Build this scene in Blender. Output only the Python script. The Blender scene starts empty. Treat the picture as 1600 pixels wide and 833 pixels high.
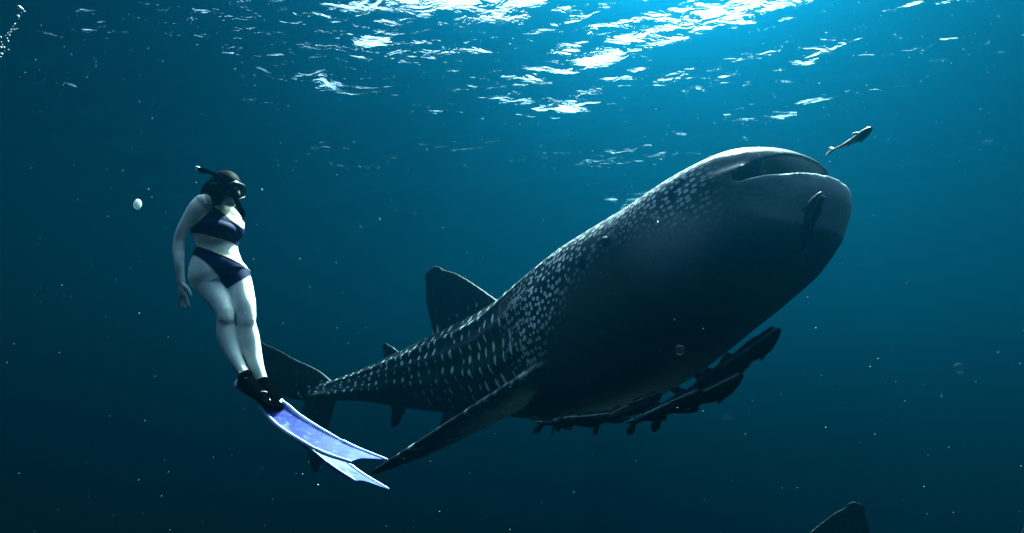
import bpy, bmesh, math, random
import numpy as np
from mathutils import Vector, Matrix, noise

random.seed(4)
RNG = np.random.default_rng(4)
SC = bpy.context.scene
COL = SC.collection

# ------------------------------------------------------------------ camera
PITCH = math.radians(12.0)
F = 888.0                      # focal length in photograph pixels (1600 wide)
cam_d = bpy.data.cameras.new('camera')
cam = bpy.data.objects.new('camera', cam_d)
COL.objects.link(cam)
cam.location = (0, 0, 0)
cam.rotation_euler = (math.radians(90) + PITCH, 0, 0)
cam_d.sensor_width = 36.0
cam_d.lens = 36.0 * F / 1600.0
cam_d.clip_start = 0.02
cam_d.clip_end = 900
SC.camera = cam

# ------------------------------------------------------------------ light
SUN_DIR = Vector((0.25, 0.50, 0.82)).normalized()      # towards the sun
SUN_EL = math.asin(SUN_DIR.z)
SUN_AZ = math.atan2(SUN_DIR.x, SUN_DIR.y)
world = bpy.data.worlds.new('World')
SC.world = world
world.use_nodes = True
wn = world.node_tree.nodes
sky = wn.new('ShaderNodeTexSky')
sky.sky_type = 'NISHITA'
sky.sun_disc = False
sky.air_density = 0.8; sky.dust_density = 4.0; sky.ozone_density = 1.0
sky.sun_elevation = SUN_EL
sky.sun_rotation = SUN_AZ
world.node_tree.links.new(sky.outputs[0], wn['Background'].inputs[0])
wn['Background'].inputs[1].default_value = 0.10
sl = bpy.data.lights.new('sun', 'SUN')
sl.energy = 5.0
sl.angle = math.radians(0.5)
sl.color = (1.0, 0.96, 0.9)
sun = bpy.data.objects.new('sun', sl)
COL.objects.link(sun)
sun.rotation_euler = SUN_DIR.to_track_quat('Z', 'Y').to_euler()
sun.location = SUN_DIR * 60

SC.view_settings.view_transform = 'Standard'
SC.view_settings.look = 'None'
SC.view_settings.exposure = 2.9
SC.view_settings.gamma = 1.0
cy = SC.cycles
cy.use_denoising = True
cy.max_bounces = 5
cy.volume_bounces = 0
cy.diffuse_bounces = 2
cy.glossy_bounces = 3
cy.transmission_bounces = 4
cy.transparent_max_bounces = 12
cy.caustics_reflective = False
cy.caustics_refractive = False
cy.sample_clamp_indirect = 6.0

# ------------------------------------------------------------------ helpers
def at(px, py, d):
    """point at image position (1600 wide) and distance d along the view axis"""
    x = (px - 800.0) / F * d
    u = (416.5 - py) / F * d
    return Vector((x, d * math.cos(PITCH) - u * math.sin(PITCH), d * math.sin(PITCH) + u * math.cos(PITCH)))

def mat(name):
    m = bpy.data.materials.new(name)
    m.use_nodes = True
    return m, m.node_tree.nodes, m.node_tree.links, m.node_tree.nodes['Principled BSDF']

def simple(name, col, rough=0.5, noise_amt=0.15, scale=30.0, spec=0.5, bump=0.0, **kw):
    m, n, l, b = mat(name)
    b.inputs['Roughness'].default_value = rough
    b.inputs['Specular IOR Level'].default_value = spec
    tc = n.new('ShaderNodeTexCoord')
    nz = n.new('ShaderNodeTexNoise'); nz.inputs['Scale'].default_value = scale; nz.inputs['Detail'].default_value = 5
    l.new(tc.outputs['Object'], nz.inputs['Vector'])
    r = n.new('ShaderNodeValToRGB')
    r.color_ramp.elements[0].position = 0.3; r.color_ramp.elements[1].position = 0.7
    r.color_ramp.elements[0].color = (*[c * (1 - noise_amt) for c in col], 1)
    r.color_ramp.elements[1].color = (*[min(1, c * (1 + noise_amt)) for c in col], 1)
    l.new(nz.outputs[0], r.inputs[0]); l.new(r.outputs[0], b.inputs['Base Color'])
    if bump:
        bp = n.new('ShaderNodeBump'); bp.inputs['Strength'].default_value = bump; bp.inputs['Distance'].default_value = 0.01
        l.new(nz.outputs[0], bp.inputs['Height']); l.new(bp.outputs[0], b.inputs['Normal'])
    for k, v in kw.items():
        b.inputs[k].default_value = v
    return m

def mesh_obj(name, verts, faces, m=None, parent=None, smooth=True):
    me = bpy.data.meshes.new(name)
    me.from_pydata([tuple(v) for v in verts], [], [tuple(f) for f in faces])
    me.validate(); me.update()
    if smooth:
        me.polygons.foreach_set('use_smooth', [True] * len(me.polygons))
    o = bpy.data.objects.new(name, me)
    COL.objects.link(o)
    if m: me.materials.append(m)
    if parent: o.parent = parent
    return o

def tag(o, label=None, cat=None, group=None, kind=None):
    for k, v in (('label', label), ('category', cat), ('group', group), ('kind', kind)):
        if v: o[k] = v
    return o

def empty(name, loc=(0, 0, 0)):
    o = bpy.data.objects.new(name, None); COL.objects.link(o); o.location = loc
    o.empty_display_size = 0.1
    return o

def catmull(pts, ts, t):
    """Catmull-Rom style cubic through pts (n,k) at increasing ts, linear beyond the ends"""
    pts = np.asarray(pts, float); ts = np.asarray(ts, float); t = np.asarray(t, float)
    m = np.zeros_like(pts)
    m[1:-1] = (pts[2:] - pts[:-2]) / (ts[2:] - ts[:-2])[:, None]
    m[0] = (pts[1] - pts[0]) / (ts[1] - ts[0]); m[-1] = (pts[-1] - pts[-2]) / (ts[-1] - ts[-2])
    tc = np.clip(t, ts[0], ts[-1])
    i = np.clip(np.searchsorted(ts, tc, side='right') - 1, 0, len(ts) - 2)
    h = (ts[i + 1] - ts[i]); s = ((tc - ts[i]) / h)[:, None]; h = h[:, None]
    p = (2*s**3 - 3*s**2 + 1) * pts[i] + (s**3 - 2*s**2 + s) * h * m[i] + (-2*s**3 + 3*s**2) * pts[i+1] + (s**3 - s**2) * h * m[i+1]
    return p + (t - tc)[:, None] * np.where((t < ts[0])[:, None], m[0], m[-1])

def loft(rings):
    """closed loft through rings (each n x 3), capped with fans"""
    n = len(rings[0]); V = [tuple(p) for r in rings for p in r]; Fc = []
    for k in range(len(rings) - 1):
        for j in range(n):
            a, b = k * n + j, k * n + (j + 1) % n
            Fc.append((a, b, b + n, a + n))
    for k, rev in ((0, True), (len(rings) - 1, False)):
        c = np.mean(np.asarray(rings[k]), axis=0); V.append(tuple(c)); ci = len(V) - 1
        for j in range(n):
            a, b = k * n + j, k * n + (j + 1) % n
            Fc.append((ci, b, a) if rev else (ci, a, b))
    return V, Fc

def union_add(store, VF):
    V, Fc = VF; o = len(store[0])
    store[0].extend(V); store[1].extend([tuple(i + o for i in f) for f in Fc])

def evaluate(o):
    dg = bpy.context.evaluated_depsgraph_get()
    dg.update()
    me = bpy.data.meshes.new_from_object(o.evaluated_get(dg))
    return me

def remeshed(store, voxel, smooth_it, cutters=(), fac=0.5):
    """one continuous skin out of overlapping closed shapes"""
    o = mesh_obj('tmp_union', store[0], store[1])
    bm = bmesh.new(); bm.from_mesh(o.data); bmesh.ops.recalc_face_normals(bm, faces=bm.faces); bm.to_mesh(o.data); bm.free()
    r = o.modifiers.new('r', 'REMESH'); r.mode = 'VOXEL'; r.voxel_size = voxel; r.adaptivity = 0
    cs = []
    for c in cutters:
        co = mesh_obj('tmp_cut', c[0], c[1]); cs.append(co)
        bm = bmesh.new(); bm.from_mesh(co.data); bmesh.ops.recalc_face_normals(bm, faces=bm.faces); bm.to_mesh(co.data); bm.free()
        b = o.modifiers.new('b', 'BOOLEAN'); b.operation = 'DIFFERENCE'; b.solver = 'FAST' if False else 'EXACT'; b.object = co
    if cutters:
        r2 = o.modifiers.new('r2', 'REMESH'); r2.mode = 'VOXEL'; r2.voxel_size = voxel; r2.adaptivity = 0
    s = o.modifiers.new('s', 'SMOOTH'); s.factor = fac; s.iterations = smooth_it
    me = evaluate(o)
    bpy.data.objects.remove(o)
    for c in cs: bpy.data.objects.remove(c)
    me.polygons.foreach_set('use_smooth', [True] * len(me.polygons))
    return me

def get_co(me):
    a = np.empty(len(me.vertices) * 3, np.float32); me.vertices.foreach_get('co', a); return a.reshape(-1, 3).astype(float)
def set_co(me, a):
    me.vertices.foreach_set('co', np.asarray(a, np.float32).ravel()); me.update()
def set_vec_attr(me, name, a):
    at_ = me.attributes.new(name, 'FLOAT_VECTOR', 'POINT'); at_.data.foreach_set('vector', np.asarray(a, np.float32).ravel())

def tube_rings(pts, rad, n=12, flat=None, ref=Vector((0, 0, 1))):
    """rings round a polyline; rad scalar or list (or list of (a, b)); parallel frames"""
    P = [Vector(p) for p in pts]; R = []
    side = None
    for i, p in enumerate(P):
        t = (P[min(i + 1, len(P) - 1)] - P[max(i - 1, 0)]).normalized()
        if side is None:
            side = t.cross(ref)
            if side.length < 1e-3: side = t.cross(Vector((1, 0, 0)))
        side = (side - t * side.dot(t)).normalized()
        up = side.cross(t)
        r = rad[i] if hasattr(rad, '__len__') else rad
        a, b = r if hasattr(r, '__len__') else (r, r)
        R.append([p + side * (a * math.cos(2*math.pi*j/n)) + up * (b * math.sin(2*math.pi*j/n)) for j in range(n)])
    return R

def smooth_path(pts, n):
    pts = np.array([tuple(p) for p in pts], float)
    d = np.r_[0, np.cumsum(np.linalg.norm(np.diff(pts, axis=0), axis=1))]
    return [Vector(p) for p in catmull(pts, d, np.linspace(0, d[-1], n))], d / d[-1]

def round_tube(pts, rad, n=12, ends=True, m=24):
    """smoothly resampled tapering tube with rounded ends; rad list along pts"""
    path, d = smooth_path(pts, m)
    rr = rad if hasattr(rad, '__len__') else [rad] * len(pts)
    rr = [r if hasattr(r, '__len__') else (r, r) for r in rr]
    q = catmull(np.array(rr, float), d, np.linspace(0, 1, m))
    if ends:
        t0 = (path[0] - path[1]).normalized(); t1 = (path[-1] - path[-2]).normalized()
        pre, post, rp, rq = [], [], [], []
        for k in (0.98, 0.8, 0.5):
            pre.append(path[0] + t0 * q[0].mean() * k); rp.append(q[0] * math.sqrt(1 - k*k))
        for k in (0.5, 0.8, 0.98):
            post.append(path[-1] + t1 * q[-1].mean() * k); rq.append(q[-1] * math.sqrt(1 - k*k))
        path = pre + path + post; q = np.array(rp + list(q) + rq)
    return loft(tube_rings(path, [tuple(x) for x in q], n))

def ellipsoid(c, r, n=24, mm=14, rot=None):
    rings = []
    for k in range(1, mm):
        a = math.pi * k / mm
        ring = []
        for j in range(n):
            b = 2*math.pi*j/n
            v = Vector((r[0]*math.sin(a)*math.cos(b), r[1]*math.sin(a)*math.sin(b), r[2]*math.cos(a)))
            if rot is not None: v = rot @ v
            ring.append(Vector(c) + v)
        rings.append(ring)
    return loft(rings)

def fin_shape(secs, n=14, normal=(0, 1, 0)):
    """secs: (leading, trailing, thickness) from root to tip -> closed lens-section loft"""
    N = Vector(normal).normalized(); rings = []
    A = np.array([tuple(a) + tuple(b_) + (c,) for a, b_, c in secs], float)
    tt = np.arange(len(secs), dtype=float); A = catmull(A, tt, np.linspace(0, len(secs) - 1, 4 * len(secs)))
    cut = A[-1].copy(); tip = []                      # a rounded tip beyond the last section
    out = 0.5 * ((A[-1][:3] - A[-3][:3]) + (A[-1][3:6] - A[-3][3:6])); out /= max(1e-6, np.linalg.norm(out)); chord = np.linalg.norm(cut[:3] - cut[3:6]); mid = (cut[:3] + cut[3:6]) / 2
    for k in (0.35, 0.65, 0.88):
        w_ = math.sqrt(1 - k * k); r2 = cut.copy(); sh = out * chord * 0.38 * k
        r2[:3] = mid + (cut[:3] - mid) * w_ + sh; r2[3:6] = mid + (cut[3:6] - mid) * w_ + sh; tip.append(r2)
    A = np.vstack([A] + tip)
    secs = [(r[:3], r[3:6], r[6]) for r in A]
    for le, te, th in secs:
        le, te = Vector(le), Vector(te); ring = []
        for j in range(2 * n):
            if j < n: s = j / (n - 1) * 0.96 + 0.02; sg = 1
            else: s = (2 * n - 1 - j) / (n - 1) * 0.96 + 0.02; sg = -1
            t = th * 0.5 * (2.6 * math.sqrt(s) * (1 - s) ** 0.9 + 0.12)
            ring.append(le.lerp(te, s) + N * (sg * t))
        rings.append(ring)
    return loft(rings)

# ------------------------------------------------------------------ water
SURF = 6.0
m_haze = bpy.data.materials.new('sea_water_body'); m_haze.use_nodes = True
hn, hl = m_haze.node_tree.nodes, m_haze.node_tree.links
hn.remove(hn['Principled BSDF'])
EXT = (0.1150, 0.0682, 0.0682)          # extinction per metre, r g b
SCA = (0.0001, 0.00545, 0.01070)        # of which scattered
pv = hn.new('ShaderNodeVolumeScatter')
mx = max(SCA); pv.inputs['Color'].default_value = (*[s / mx for s in SCA], 1); pv.inputs['Density'].default_value = mx
pv.inputs['Anisotropy'].default_value = 0.93
pa = hn.new('ShaderNodeVolumeAbsorption')
ab = [e - s for e, s in zip(EXT, SCA)]; am = max(ab) * 1.25
pa.inputs['Color'].default_value = (*[1 - a / am for a in ab], 1); pa.inputs['Density'].default_value = am
ad = hn.new('ShaderNodeAddShader')
hl.new(pv.outputs[0], ad.inputs[0]); hl.new(pa.outputs[0], ad.inputs[1])
hl.new(ad.outputs[0], hn['Material Output'].inputs['Volume'])
bx = [(x, y, z) for x in (-170, 170) for y in (-150, 190) for z in (-120, SURF + 1.2)]
haze = mesh_obj('haze', bx, [(0, 1, 3, 2), (4, 6, 7, 5), (0, 4, 5, 1), (2, 3, 7, 6), (0, 2, 6, 4), (1, 5, 7, 3)], m_haze, smooth=False)
tag(haze, kind='stuff')

def wave_height(X, Y):
    Z = np.zeros_like(X)
    r = np.random.default_rng(11)
    for k in range(90):
        lam = 0.28 * (5.5 / 0.28) ** r.random()
        th = math.radians(62) + r.normal() * 0.62
        slope = 0.0185 * (lam / 1.5) ** (0.0 if lam > 1.2 else 0.25)
        kk = 2 * math.pi / lam; ph = r.random() * 6.283
        arg = kk * (X * math.cos(th) + Y * math.sin(th)) + ph
        Z += slope / kk * (np.sin(arg) + 0.25 * np.sin(2 * arg + 1.2))
    G = 0
    for k in range(10):
        lam = 3.5 + 9 * r.random(); th = r.random() * 6.283
        G = G + np.sin(2*math.pi/lam * (X*math.cos(th) + Y*math.sin(th)*1.5) + r.random()*6.283)
    return Z * np.clip(0.92 + 0.12 * G, 0.5, 1.45)

def axis(lo, hi, mid, fine, growth):
    a = [mid]; s = fine
    while a[-1] < hi: a.append(a[-1] + s); s = fine if abs(a[-1] - mid) < 14 else s * growth
    b = [mid]; s = fine
    while b[-1] > lo: b.append(b[-1] - s); s = fine if abs(b[-1] - mid) < 14 else s * growth
    return np.array(sorted(set(b + a)))
xs = axis(-160, 160, 1.0, 0.07, 1.035); ys = axis(-140, 180, 17.0, 0.07, 1.035)
X, Y = np.meshgrid(xs, ys); Z = wave_height(X, Y) + SURF
nx, ny = len(xs), len(ys)
V = np.stack([X.ravel(), Y.ravel(), Z.ravel()], 1)
ii = np.arange((ny - 1) * nx).reshape(ny - 1, nx)[:, :-1].ravel()
Fq = np.stack([ii, ii + 1, ii + nx + 1, ii + nx], 1)
me = bpy.data.meshes.new('water_surface')
me.vertices.add(len(V)); me.vertices.foreach_set('co', V.astype(np.float32).ravel())
me.loops.add(Fq.size); me.loops.foreach_set('vertex_index', Fq.astype(np.int32).ravel())
me.polygons.add(len(Fq)); me.polygons.foreach_set('loop_start', (np.arange(len(Fq)) * 4).astype(np.int32))
me.update(calc_edges=True); me.polygons.foreach_set('use_smooth', [True] * len(Fq))
m_w, n, l, b = mat('water_surface'); n.remove(b)
tc = n.new('ShaderNodeTexCoord')
mp = n.new('ShaderNodeMapping'); mp.inputs['Rotation'].default_value = (0, 0, math.radians(28)); mp.inputs['Scale'].default_value = (1.0, 1.8, 1)
nz = n.new('ShaderNodeTexNoise'); nz.inputs['Scale'].default_value = 2.6; nz.inputs['Detail'].default_value = 4; nz.inputs['Roughness'].default_value = 0.5; nz.inputs['Distortion'].default_value = 0.6
bp = n.new('ShaderNodeBump'); bp.inputs['Strength'].default_value = 1.0; bp.inputs['Distance'].default_value = 0.030
l.new(tc.outputs['Object'], mp.inputs[0]); l.new(mp.outputs[0], nz.inputs['Vector']); l.new(nz.outputs[0], bp.inputs['Height'])
fr = n.new('ShaderNodeFresnel'); fr.inputs[0].default_value = 1.33; l.new(bp.outputs[0], fr.inputs['Normal'])
tr = n.new('ShaderNodeBsdfTransparent'); tr.inputs[0].default_value = (1.77, 1.77, 1.77, 1)   # radiance gains n squared going into water
gl = n.new('ShaderNodeBsdfGlossy'); gl.inputs['Roughness'].default_value = 0.04; l.new(bp.outputs[0], gl.inputs['Normal'])
mix = n.new('ShaderNodeMixShader')
l.new(fr.outputs[0], mix.inputs[0]); l.new(tr.outputs[0], mix.inputs[1]); l.new(gl.outputs[0], mix.inputs[2])
l.new(mix.outputs[0], n['Material Output'].inputs['Surface'])
me.materials.append(m_w)
ws = bpy.data.objects.new('water_surface', me); COL.objects.link(ws); tag(ws, kind='structure')

# ------------------------------------------------------------------ whale shark
# profile along the body in metres from the snout: half width, half height above / below, belly squareness
PROF = np.array([
    # u     w     top   bot   zc
    [0.00, 0.51, 0.150, 0.230, 0.010],
    [0.06, 0.550, 0.190, 0.320, 0.005],
    [0.25, 0.580, 0.235, 0.430, 0.00],
    [0.60, 0.600, 0.320, 0.520, 0.00],
    [1.10, 0.635, 0.425, 0.640, 0.00],
    [1.70, 0.65, 0.510, 0.740, 0.00],
    [2.40, 0.59, 0.520, 0.720, 0.00],
    [3.10, 0.47, 0.470, 0.570, 0.00],
    [3.90, 0.37, 0.400, 0.470, 0.02],
    [4.70, 0.28, 0.300, 0.350, 0.04],
    [5.40, 0.20, 0.205, 0.215, 0.06],
    [6.00, 0.15, 0.135, 0.125, 0.09],
    [6.35, 0.08, 0.100, 0.090, 0.12],
])
RIDGES = [(30, 0.018), (55, 0.028), (80, 0.034), (100, 0.036)]       # degrees from the back, height
def prof(u):
    return catmull(PROF[:, 1:], PROF[:, 0], np.atleast_1d(u))
def body_ring(u, shrink=1.0, n=96):
    w, t, b_, zc = prof(u)[0]
    w, t, b_ = w * shrink, t * shrink, b_ * shrink
    ring = []
    for j in range(n):
        a = 2 * math.pi * j / n                # 0 = back, pi = belly
        s, c = math.sin(a), math.cos(a)
        e = 2.0 / (2.35 + 0.9 * max(0, 1 - u / 0.9))
        y = math.copysign(abs(s) ** e, s) * w; z = math.copysign(abs(c) ** e, c) * (t if c > 0 else b_)
        deg = math.degrees(a if a <= math.pi else 2 * math.pi - a)
        for rd, rh in RIDGES:
            k = rh * min(1, max(0, (u - 1.2) / 1.2)) * math.exp(-((deg - rd) / (4.5 + 2.5 * max(0, u - 3))) ** 2)
            if rd == 100: k *= (1 + 2.2 * min(1, max(0, (u - 4.2) / 1.2)))
            y += s * k; z += c * k
        ring.append((u, y, z + zc))
    return ring

def make_shark(detail, voxel):
    st = [[], []]
    us = np.r_[np.linspace(0.0, 0.3, 12)[1:], np.linspace(0.36, 6.35, 56)]
    rings = []
    for d, k in ((0.085, 0.30), (0.072, 0.55), (0.050, 0.76), (0.024, 0.92)):       # rounded front
        rr = body_ring(0.0, k); rings.append([(-d, y, z) for x, y, z in rr])
    for u in us: rings.append(body_ring(u))
    # front edge of the head bows forward in the middle
    def bow(p):
        x, y, z = p
        k = max(0, 1 - x / 0.9) ** 1.8 if x > 0 else 1
        return (x + 0.20 * k * (abs(y) / 0.56) ** 2.4 + (0.03 * k if z > 0.03 else -0.03 * k), y, z)
    rings = [[bow(p) for p in r] for r in rings]
    union_add(st, loft(rings))
    # first dorsal fin
    union_add(st, fin_shape([((3.00, 0, .28), (4.35, 0, .16), .10), ((3.08, 0, .48), (4.28, 0, .34), .075), ((3.30, 0, .68), (4.26, 0, .50), .055),
        ((3.52, 0, .86), (4.28, 0, .70), .042), ((3.72, 0, 1.00), (4.28, 0, .86), .032), ((3.90, 0, 1.08), (4.24, 0, 1.00), .022)]))
    # second dorsal and anal
    union_add(st, fin_shape([((4.72, 0, .15), (5.15, 0, .13), .06), ((4.80, 0, .30), (5.13, 0, .26), .045), ((4.93, 0, .42), (5.16, 0, .38), .03), ((5.02, 0, .47), (5.15, 0, .45), .02)]))
    union_add(st, fin_shape([((4.75, 0, -.15), (5.12, 0, -.12), .05), ((4.85, 0, -.30), (5.12, 0, -.27), .04), ((4.97, 0, -.42), (5.16, 0, -.42), .022)]))
    for sg in (1, -1):
        # pectoral fins, swept down and back; the left one is held level
        dz = 0.0 if sg < 0 else 0.8
        nrm = Vector((0.15, -0.75 * sg, 0.7))
        P_ = [(1.88, 2.66, .44, -.30, .20), (2.00, 2.72, .64, -.38, .16), (2.22, 2.84, .88, -.48, .12), (2.50, 3.02, 1.12, -.58, .09), (2.80, 3.12, 1.34, -.68, .065), (3.06, 3.20, 1.50, -.76, .035)]
        union_add(st, fin_shape([((a, y * sg, z + dz * (y - .4) * .6), (b_, (y - .05) * sg, z - 0.16 * (b_ - a) / .5 + dz * (y - .4) * .6), th) for a, b_, y, z, th in P_], normal=nrm))
        # pelvic fins
        union_add(st, fin_shape([((3.55, .16*sg, -.30), (3.95, .14*sg, -.26), .06), ((3.70, .25*sg, -.45), (4.00, .22*sg, -.42), .045), ((3.86, .31*sg, -.56), (4.02, .29*sg, -.55), .025)], normal=(0, 1, 0.45 * sg)))
    # tail fin
    union_add(st, fin_shape([((5.98, 0, .12), (6.52, 0, .10), .10), ((6.16, 0, .32), (6.76, 0, .20), .075), ((6.38, 0, .54), (6.98, 0, .38), .05),
        ((6.60, 0, .74), (7.12, 0, .58), .035), ((6.82, 0, .92), (7.20, 0, .82), .025), ((6.98, 0, 1.04), (7.18, 0, 1.00), .02)]))
    union_add(st, fin_shape([((6.00, 0, .12), (6.54, 0, .12), .09), ((6.12, 0, -.12), (6.62, 0, .0), .065), ((6.28, 0, -.38), (6.64, 0, -.28), .045),
        ((6.42, 0, -.60), (6.66, 0, -.56), .03), ((6.52, 0, -.76), (6.64, 0, -.75), .02)]))
    cutters = []
    if detail:
        # the mouth: a wide curved slot that wraps round the front of the head
        rings = []
        for k in range(33):
            t = -1 + 2 * k / 32.0
            y = 0.51 * math.sin(t * math.pi / 2) 
            xf = -0.35 + 0.0
            xb = 0.20 + 0.20 * (abs(y) / 0.56) ** 2.4
            h = 0.008 + 0.068 * (1 - abs(t) ** 2.4)
            zc = 0.002 - 0.055 * t ** 2
            ring = []
            for j in range(16):
                a = 2 * math.pi * j / 16
                cx = math.cos(a); cz = math.sin(a)
                x = (xf + xb) / 2 + (xb - xf) / 2 * cx
                ring.append((x, y, zc + h * cz * (1.0 if cx < 0.3 else 0.75)))
            rings.append(ring)
        cutters.append(loft(rings))
        for sg in (1, -1):
            cutters.append(ellipsoid((0.14, 0.50*sg, 0.115), (0.035, 0.03, 0.034), 16, 10))
            if sg > 0: continue
            # the crease that hooks down behind each mouth corner
            cutters.append(round_tube([(0.31, .560*sg, .08), (0.37, .582*sg, .05), (0.42, .592*sg, -.02), (0.39, .592*sg, -.10), (0.30, .585*sg, -.15)], [.014, .026, .026, .022, .010], 8))
            cutters.append(ellipsoid((1.18, 0.635*sg, 0.02), (0.028, 0.05, 0.045), 12, 8))       # spiracle
            for g in range(5):                                                               # gill slits
                x0 = 1.42 + 0.115 * g
                cutters.append(round_tube([(x0, .60*sg, .30), (x0 + .04, .645*sg, .10), (x0 + .04, .65*sg, -.10), (x0, .60*sg, -.26)], [.004, .010, .010, .004], 8))
    me = remeshed(st, voxel, 7, cutters)
    rest = get_co(me)
    # pattern coordinates: along the body, and round it from the middle of the back
    u = np.clip(rest[:, 0], 0.05, 6.3); P = prof(u)
    yy = np.abs(rest[:, 1]); zz = rest[:, 2] - P[:, 3]
    phi = np.arctan2(yy, zz); R = np.hypot(yy, zz); R0 = 0.5 * (P[:, 0] + 0.5 * (P[:, 1] + P[:, 2]))
    Rb = 0.52
    arc = phi * Rb + (rest[:, 0] > 1.8) * np.clip(R - R0 * 1.15, 0, 9) * np.where(phi < 1.2, -1, 1)
    farm = np.where(rest[:, 0] > 1.8, 1.0, 0.0)
    fm = farm * np.clip((R - R0 * 1.12) / 0.08, 0, 1) * (rest[:, 2] < 0.1) * np.clip((yy - 0.62) / 0.06, 0, 1)
    arc = arc * (1 - fm) + (0.05 + yy * 0.42) * fm
    set_vec_attr(me, 'pat', np.stack([rest[:, 0], arc, np.sign(rest[:, 1])], 1))
    set_vec_attr(me, 'rest', np.stack([farm * np.clip((R - R0 * 1.12) / 0.08, 0, 1) * np.where(rest[:, 2] > 0.1, 1.25, 0.6), rest[:, 1], rest[:, 2]], 1))
    return me, rest

def bend(rest, pts, us, ups):
    C = catmull(pts, us, rest[:, 0])
    T = catmull(pts, us, rest[:, 0] + 0.02) - catmull(pts, us, rest[:, 0] - 0.02)
    T /= np.linalg.norm(T, axis=1)[:, None]
    U = catmull(ups, us, rest[:, 0])
    Lf = np.cross(-T, U) * -1.0                      # left of the animal (heading = -T)
    Lf /= np.linalg.norm(Lf, axis=1)[:, None]
    U = np.cross(-T, Lf); U /= np.linalg.norm(U, axis=1)[:, None]
    return C + Lf * rest[:, 1:2] + U * rest[:, 2:3]

def shark_material():
    m, n, l, b = mat('shark_skin')
    def math_(op, a, b_=None, c=None):
        nd = n.new('ShaderNodeMath'); nd.operation = op
        for i, v in enumerate((a, b_, c)):
            if v is None: continue
            if isinstance(v, (int, float)): nd.inputs[i].default_value = v
            else: l.new(v, nd.inputs[i])
        return nd.outputs[0]
    def smooth(v, lo, hi, a=0.0, b_=1.0):
        nd = n.new('ShaderNodeMapRange'); nd.interpolation_type = 'SMOOTHSTEP'
        l.new(v, nd.inputs[0]); nd.inputs[1].default_value = lo; nd.inputs[2].default_value = hi
        nd.inputs[3].default_value = a; nd.inputs[4].default_value = b_
        return nd.outputs[0]
    pa_ = n.new('ShaderNodeAttribute'); pa_.attribute_name = 'pat'
    sp = n.new('ShaderNodeSeparateXYZ'); l.new(pa_.outputs['Vector'], sp.inputs[0])
    u_, arc, _s = sp.outputs
    nz = n.new('ShaderNodeTexNoise'); nz.inputs['Scale'].default_value = 2.2; nz.inputs['Detail'].default_value = 4
    l.new(pa_.outputs['Vector'], nz.inputs['Vector'])
    fine = n.new('ShaderNodeTexNoise'); fine.inputs['Scale'].default_value = 45; fine.inputs['Detail'].default_value = 6
    l.new(pa_.outputs['Vector'], fine.inputs['Vector'])
    def spots(su, sa, rnd, ru, ra, seed):
        """spots on a loose grid: spacing su along, sa round; radii ru, ra"""
        cb = n.new('ShaderNodeCombineXYZ')
        l.new(math_('DIVIDE', u_, su), cb.inputs[0]); l.new(math_('DIVIDE', arc, sa), cb.inputs[1]); l.new(math_('MULTIPLY', _s, seed), cb.inputs[2])
        cb2 = n.new('ShaderNodeVectorMath'); cb2.operation = 'ADD'; l.new(cb.outputs[0], cb2.inputs[0])
        w = n.new('ShaderNodeTexNoise'); w.inputs['Scale'].default_value = 3.0; l.new(pa_.outputs['Vector'], w.inputs['Vector'])
        ws_ = n.new('ShaderNodeVectorMath'); ws_.operation = 'SCALE'; l.new(w.outputs['Color'], ws_.inputs[0]); ws_.inputs['Scale'].default_value = 0.9
        l.new(ws_.outputs[0], cb2.inputs[1])
        vo = n.new('ShaderNodeTexVoronoi'); vo.voronoi_dimensions = '2D'; vo.inputs['Scale'].default_value = 1.0; vo.inputs['Randomness'].default_value = rnd
        l.new(cb2.outputs[0], vo.inputs['Vector'])
        df = n.new('ShaderNodeVectorMath'); df.operation = 'SUBTRACT'; l.new(cb2.outputs[0], df.inputs[0]); l.new(vo.outputs['Position'], df.inputs[1])
        s2 = n.new('ShaderNodeSeparateXYZ'); l.new(df.outputs[0], s2.inputs[0])
        du = math_('DIVIDE', math_('MULTIPLY', s2.outputs[0], su), ru); da = math_('DIVIDE', math_('MULTIPLY', s2.outputs[1], sa), ra)
        sc = n.new('ShaderNodeSeparateColor'); l.new(vo.outputs['Color'], sc.inputs[0])
        d = math_('SQRT', math_('ADD', math_('MULTIPLY', du, du), math_('MULTIPLY', da, da)))
        d = math_('DIVIDE', d, math_('ADD', 0.65, math_('MULTIPLY', sc.outputs[0], 0.7)))
        # a few spots are missing, all differ in brightness
        keep = smooth(sc.outputs[1], 0.04, 0.10)
        return math_('MULTIPLY', math_('MULTIPLY', smooth(d, 0.72, 1.15, 1, 0), keep), math_('ADD', 0.75, math_('MULTIPLY', sc.outputs[2], 0.25)))
    snout = spots(0.037, 0.030, 0.70, 0.0125, 0.0082, 7.7)
    head = spots(0.052, 0.043, 0.65, 0.0185, 0.0118, 3.1)
    body = spots(0.165, 0.125, 0.40, 0.019, 0.036, 5.3)
    # thin pale lines between the columns of body spots
    lw = math_('ADD', math_('DIVIDE', u_, 0.165), math_('MULTIPLY', nz.outputs[0], 1.6))
    fr_ = math_('ABSOLUTE', math_('SUBTRACT', math_('FRACT', lw), 0.5))
    lines = math_('MULTIPLY', smooth(fr_, 0.01, 0.05, 1, 0), 0.10)
    where = smooth(u_, 1.75, 2.60)
    fz = smooth(u_, 0.75, 1.05)
    head = math_('ADD', math_('MULTIPLY', head, fz), math_('MULTIPLY', snout, math_('SUBTRACT', 1.0, fz)))
    hs = math_('MULTIPLY', head, math_('SUBTRACT', 1.0, where))
    hs = math_('MULTIPLY', hs, smooth(u_, 0.15, 0.40))
    bs = math_('MULTIPLY', math_('MAXIMUM', body, math_('MULTIPLY', lines, smooth(u_, 4.6, 3.6))), where)
    sp_all = math_('ADD', hs, bs)
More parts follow.
